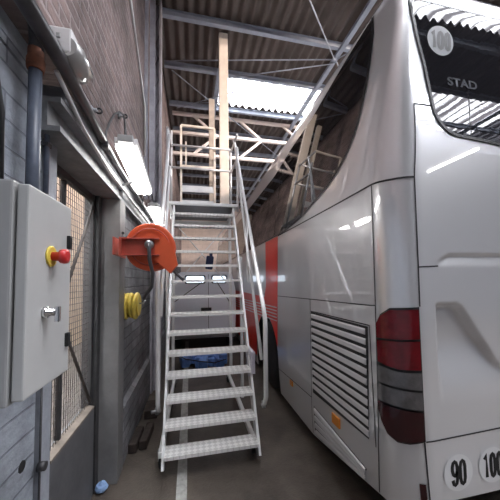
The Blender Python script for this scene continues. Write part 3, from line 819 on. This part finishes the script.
# tail light cluster
TL = [(-.149, 1.372), (-.115, 1.43), (-.054, 1.473), (.094, 1.483), (.096, .745), (.02, .72), (-.041, .712), (-.097, .735), (-.135, .79), (-.160, .86)]
tl = patch('tail_light', TL, 'black', .006, bus, .03)
tl['label'] = 'tall rear light cluster with red and clear lenses'
def lens(name, poly, m, lab):
    o = patch(name, poly, m, .016, tl, .03); o['label'] = lab
lens('lens', [(-.140, 1.372), (-.105, 1.425), (-.052, 1.462), (.086, 1.470), (.086, 1.305), (-.138, 1.287)], 'lensred', 'upper red lens')
lens('lens', [(-.138, 1.275), (.086, 1.293), (.086, 1.135), (-.02, 1.128), (-.137, 1.143)], 'lensred', 'second red lens')
lens('lens', [(-.139, 1.128), (-.02, 1.113), (.087, 1.120), (.087, 1.025), (-.141, 1.025)], 'lensclear', 'upper smoked clear lens')
lens('lens', [(-.142, 1.013), (.087, 1.013), (.088, .918), (-.146, .918)], 'lensclear', 'lower smoked clear lens')
lens('lens', [(-.147, .905), (.088, .905), (.088, .757), (.018, .732), (-.040, .724), (-.092, .746), (-.128, .80), (-.15, .86)], 'lensdark', 'dark red bottom lens')
patch('rear_reflector', [(.055, .52), (.088, .52), (.092, .43), (.058, .43)], 'lensdark', .006, bus, .03)
# rear number discs and faint lettering on the window, flat stickers following the body
def sticker(uc_, zc_, r, text, m, hw, hh, off, parent, lab):
    poly = [(uc_+r*math.cos(2*PI*k/40), zc_+r*math.sin(2*PI*k/40)) for k in range(40)]
    d = patch('speed_sticker', poly, m, off, parent, .05); d['label'] = lab
    digits('numerals', text, uc_, zc_, hw, hh, 'ink', off+.0015, d)
    return d
GLYPH = {'0': [[(.5, 1), (.2, .93), (.05, .75), (.05, .25), (.2, .07), (.5, 0), (.8, .07), (.95, .25), (.95, .75), (.8, .93), (.5, 1)]],
         '9': [[(.95, .60), (.8, .45), (.5, .40), (.2, .46), (.05, .62), (.05, .78), (.2, .94), (.5, 1), (.8, .94), (.95, .78), (.95, .26), (.8, .07), (.5, 0), (.2, .06), (.06, .22)]],
         '1': [[(.12, .80), (.62, 1), (.62, 0)]]}
def digits(name, text, uc_, zc_, wdt, hgt, m, off, parent, stroke=.022):
    bm = bmesh.new(); n = len(text); pitch = wdt/n; gw = pitch-.018
    for i, ch in enumerate(text):
        x0 = uc_-wdt/2+pitch*i+.009
        for path in GLYPH[ch]:
            pts = [V((x0+p[0]*gw, zc_-hgt/2+p[1]*hgt, 0)) for p in path]
            closed = (pts[0]-pts[-1]).length < 1e-6
            if not closed or len(pts) > 8: pass
            prev = None
            for k, p in enumerate(pts):
                a = pts[k-1] if k else (pts[-2] if closed else p); b_ = pts[k+1] if k+1 < len(pts) else (pts[1] if closed else p)
                d = ((b_-p).normalized() if (b_-p).length else V()) + ((p-a).normalized() if (p-a).length else V()); d.normalize()
                nn = V((-d.y, d.x, 0))*stroke/2
                q = (bm.verts.new(Sf(p.x+nn.x, p.y+nn.y, off)), bm.verts.new(Sf(p.x-nn.x, p.y-nn.y, off)))
                if prev: bm.faces.new((prev[0], q[0], q[1], prev[1]))
                prev = q
    return put(name, bm, m, parent, False)
def letters(name, text, uc_, zc_, wdt, hgt, m, off, parent, bold=.02):
    cu = bpy.data.curves.new('txt', 'FONT'); cu.body = text; cu.size = 1; cu.offset = bold; cu.resolution_u = 6
    ob = bpy.data.objects.new('txt', cu); COL.objects.link(ob)
    bpy.context.view_layer.update()
    dg = bpy.context.evaluated_depsgraph_get()
    me = bpy.data.meshes.new_from_object(ob.evaluated_get(dg))
    bpy.data.objects.remove(ob); bpy.data.curves.remove(cu)
    bm = bmesh.new(); bm.from_mesh(me); bpy.data.meshes.remove(me)
    x0 = min(v.co.x for v in bm.verts); x1 = max(v.co.x for v in bm.verts); y0 = min(v.co.y for v in bm.verts); y1 = max(v.co.y for v in bm.verts)
    for v in bm.verts:
        fx = (v.co.x-x0)/(x1-x0)-.5; fy = (v.co.y-y0)/(y1-y0)-.5
        v.co = Sf(uc_+fx*wdt, zc_+fy*hgt, off)
    return put(name, bm, m, parent, False)
sticker(.300, .553, .099, '90', 'disc', .108, .125, .004, bus, 'white disc sticker reading 90')
sticker(.545, .558, .099, '100', 'disc', .148, .125, .004, bus, 'white disc sticker reading 100')
sticker(.345, 3.098, .095, '100', 'disctop', .15, .105, .008, rw, 'grey disc sticker reading 100 on the rear window')
letters('window_lettering', 'STAD', .49, 2.848, .225, .055, 'faint', .008, rw, .035)
# wheels
for y in (ARCH[0], 10.6):
    for xa, sgn in ((1.17, 1), (3.62, -1)):
        w_ = put('wheel', MB().disc((xa, y, .50), (sgn, 0, 0), [(.30, 0.), (.33, 0), (.47, .015), (.498, .05), (.498, .24), (.46, .28), (.3, .28)], 48), 'rubber', bus)
        put('rim', MB().disc((xa+.012*sgn, y, .50), (sgn, 0, 0), [(.05, .07), (.12, .06), (.13, .09), (.27, .09), (.30, .0), (.31, .0), (.31, .03)], 40), 'rim', w_)

# ------------------------------------------------------------------ camera
cam = bpy.data.cameras.new('camera'); co = bpy.data.objects.new('camera', cam); COL.objects.link(co)
TH, PT, RO = math.radians(12.3), math.radians(3.0), math.radians(.8)
Fw = V((math.sin(TH)*math.cos(PT), math.cos(TH)*math.cos(PT), math.sin(PT)))
R0 = V((math.cos(TH), -math.sin(TH), 0)); U0 = R0.cross(Fw)
Rr = R0*math.cos(RO)-U0*math.sin(RO); Uu = U0*math.cos(RO)+R0*math.sin(RO)
mw = Matrix((Rr, Uu, -Fw)).transposed().to_4x4(); mw.translation = V((0, 0, 1.65)); co.matrix_world = mw
cam.sensor_width = 36; cam.lens = 36*265/500; cam.shift_y = 16/500; cam.clip_start = .02
S.camera = co

# ------------------------------------------------------------------ light
wd = bpy.data.worlds.new('overcast sky'); S.world = wd; wd.use_nodes = True
bg = wd.node_tree.nodes['Background']; bg.inputs['Color'].default_value = (.93, .96, 1, 1); bg.inputs['Strength'].default_value = 8.0
for (x0, x1, y0, y1) in SKY:
    ld = bpy.data.lights.new('skylight_portal', 'AREA'); ld.shape = 'RECTANGLE'; ld.size = x1-x0; ld.size_y = y1-y0; ld.cycles.is_portal = True
    lo = bpy.data.objects.new('skylight_portal', ld); COL.objects.link(lo); lo.location = ((x0+x1)/2, (y0+y1)/2, ZR+.09)
def lampspot(name, loc, aim, watts, color, size, blend=.6, r=.15):
    ld = bpy.data.lights.new(name, 'SPOT'); ld.energy = watts; ld.color = color; ld.spot_size = math.radians(size); ld.spot_blend = blend; ld.shadow_soft_size = r
    lo = bpy.data.objects.new(name, ld); COL.objects.link(lo); lo.location = loc
    lo.rotation_euler = (V(aim)-V(loc)).to_track_quat('-Z', 'Y').to_euler()
lampspot('hall_floodlight', (5.2, .6, 5.9), (.9, 6.2, 4.9), 1100, (1, .83, .72), 50)
lampspot('far_fill_spot', (6.5, 3.2, 5.9), (.6, 11, 1.2), 1500, (1, .92, .86), 70, .6, .3)  # added spot without a fixture, brightens the end wall and van
S.view_settings.view_transform = 'Standard'
S.view_settings.look = 'None'
S.view_settings.exposure = .95
S.cycles.use_denoising = True
S.cycles.max_bounces = 10
S.cycles.diffuse_bounces = 5
S.cycles.transparent_max_bounces = 12
S.cycles.sample_clamp_indirect = 8
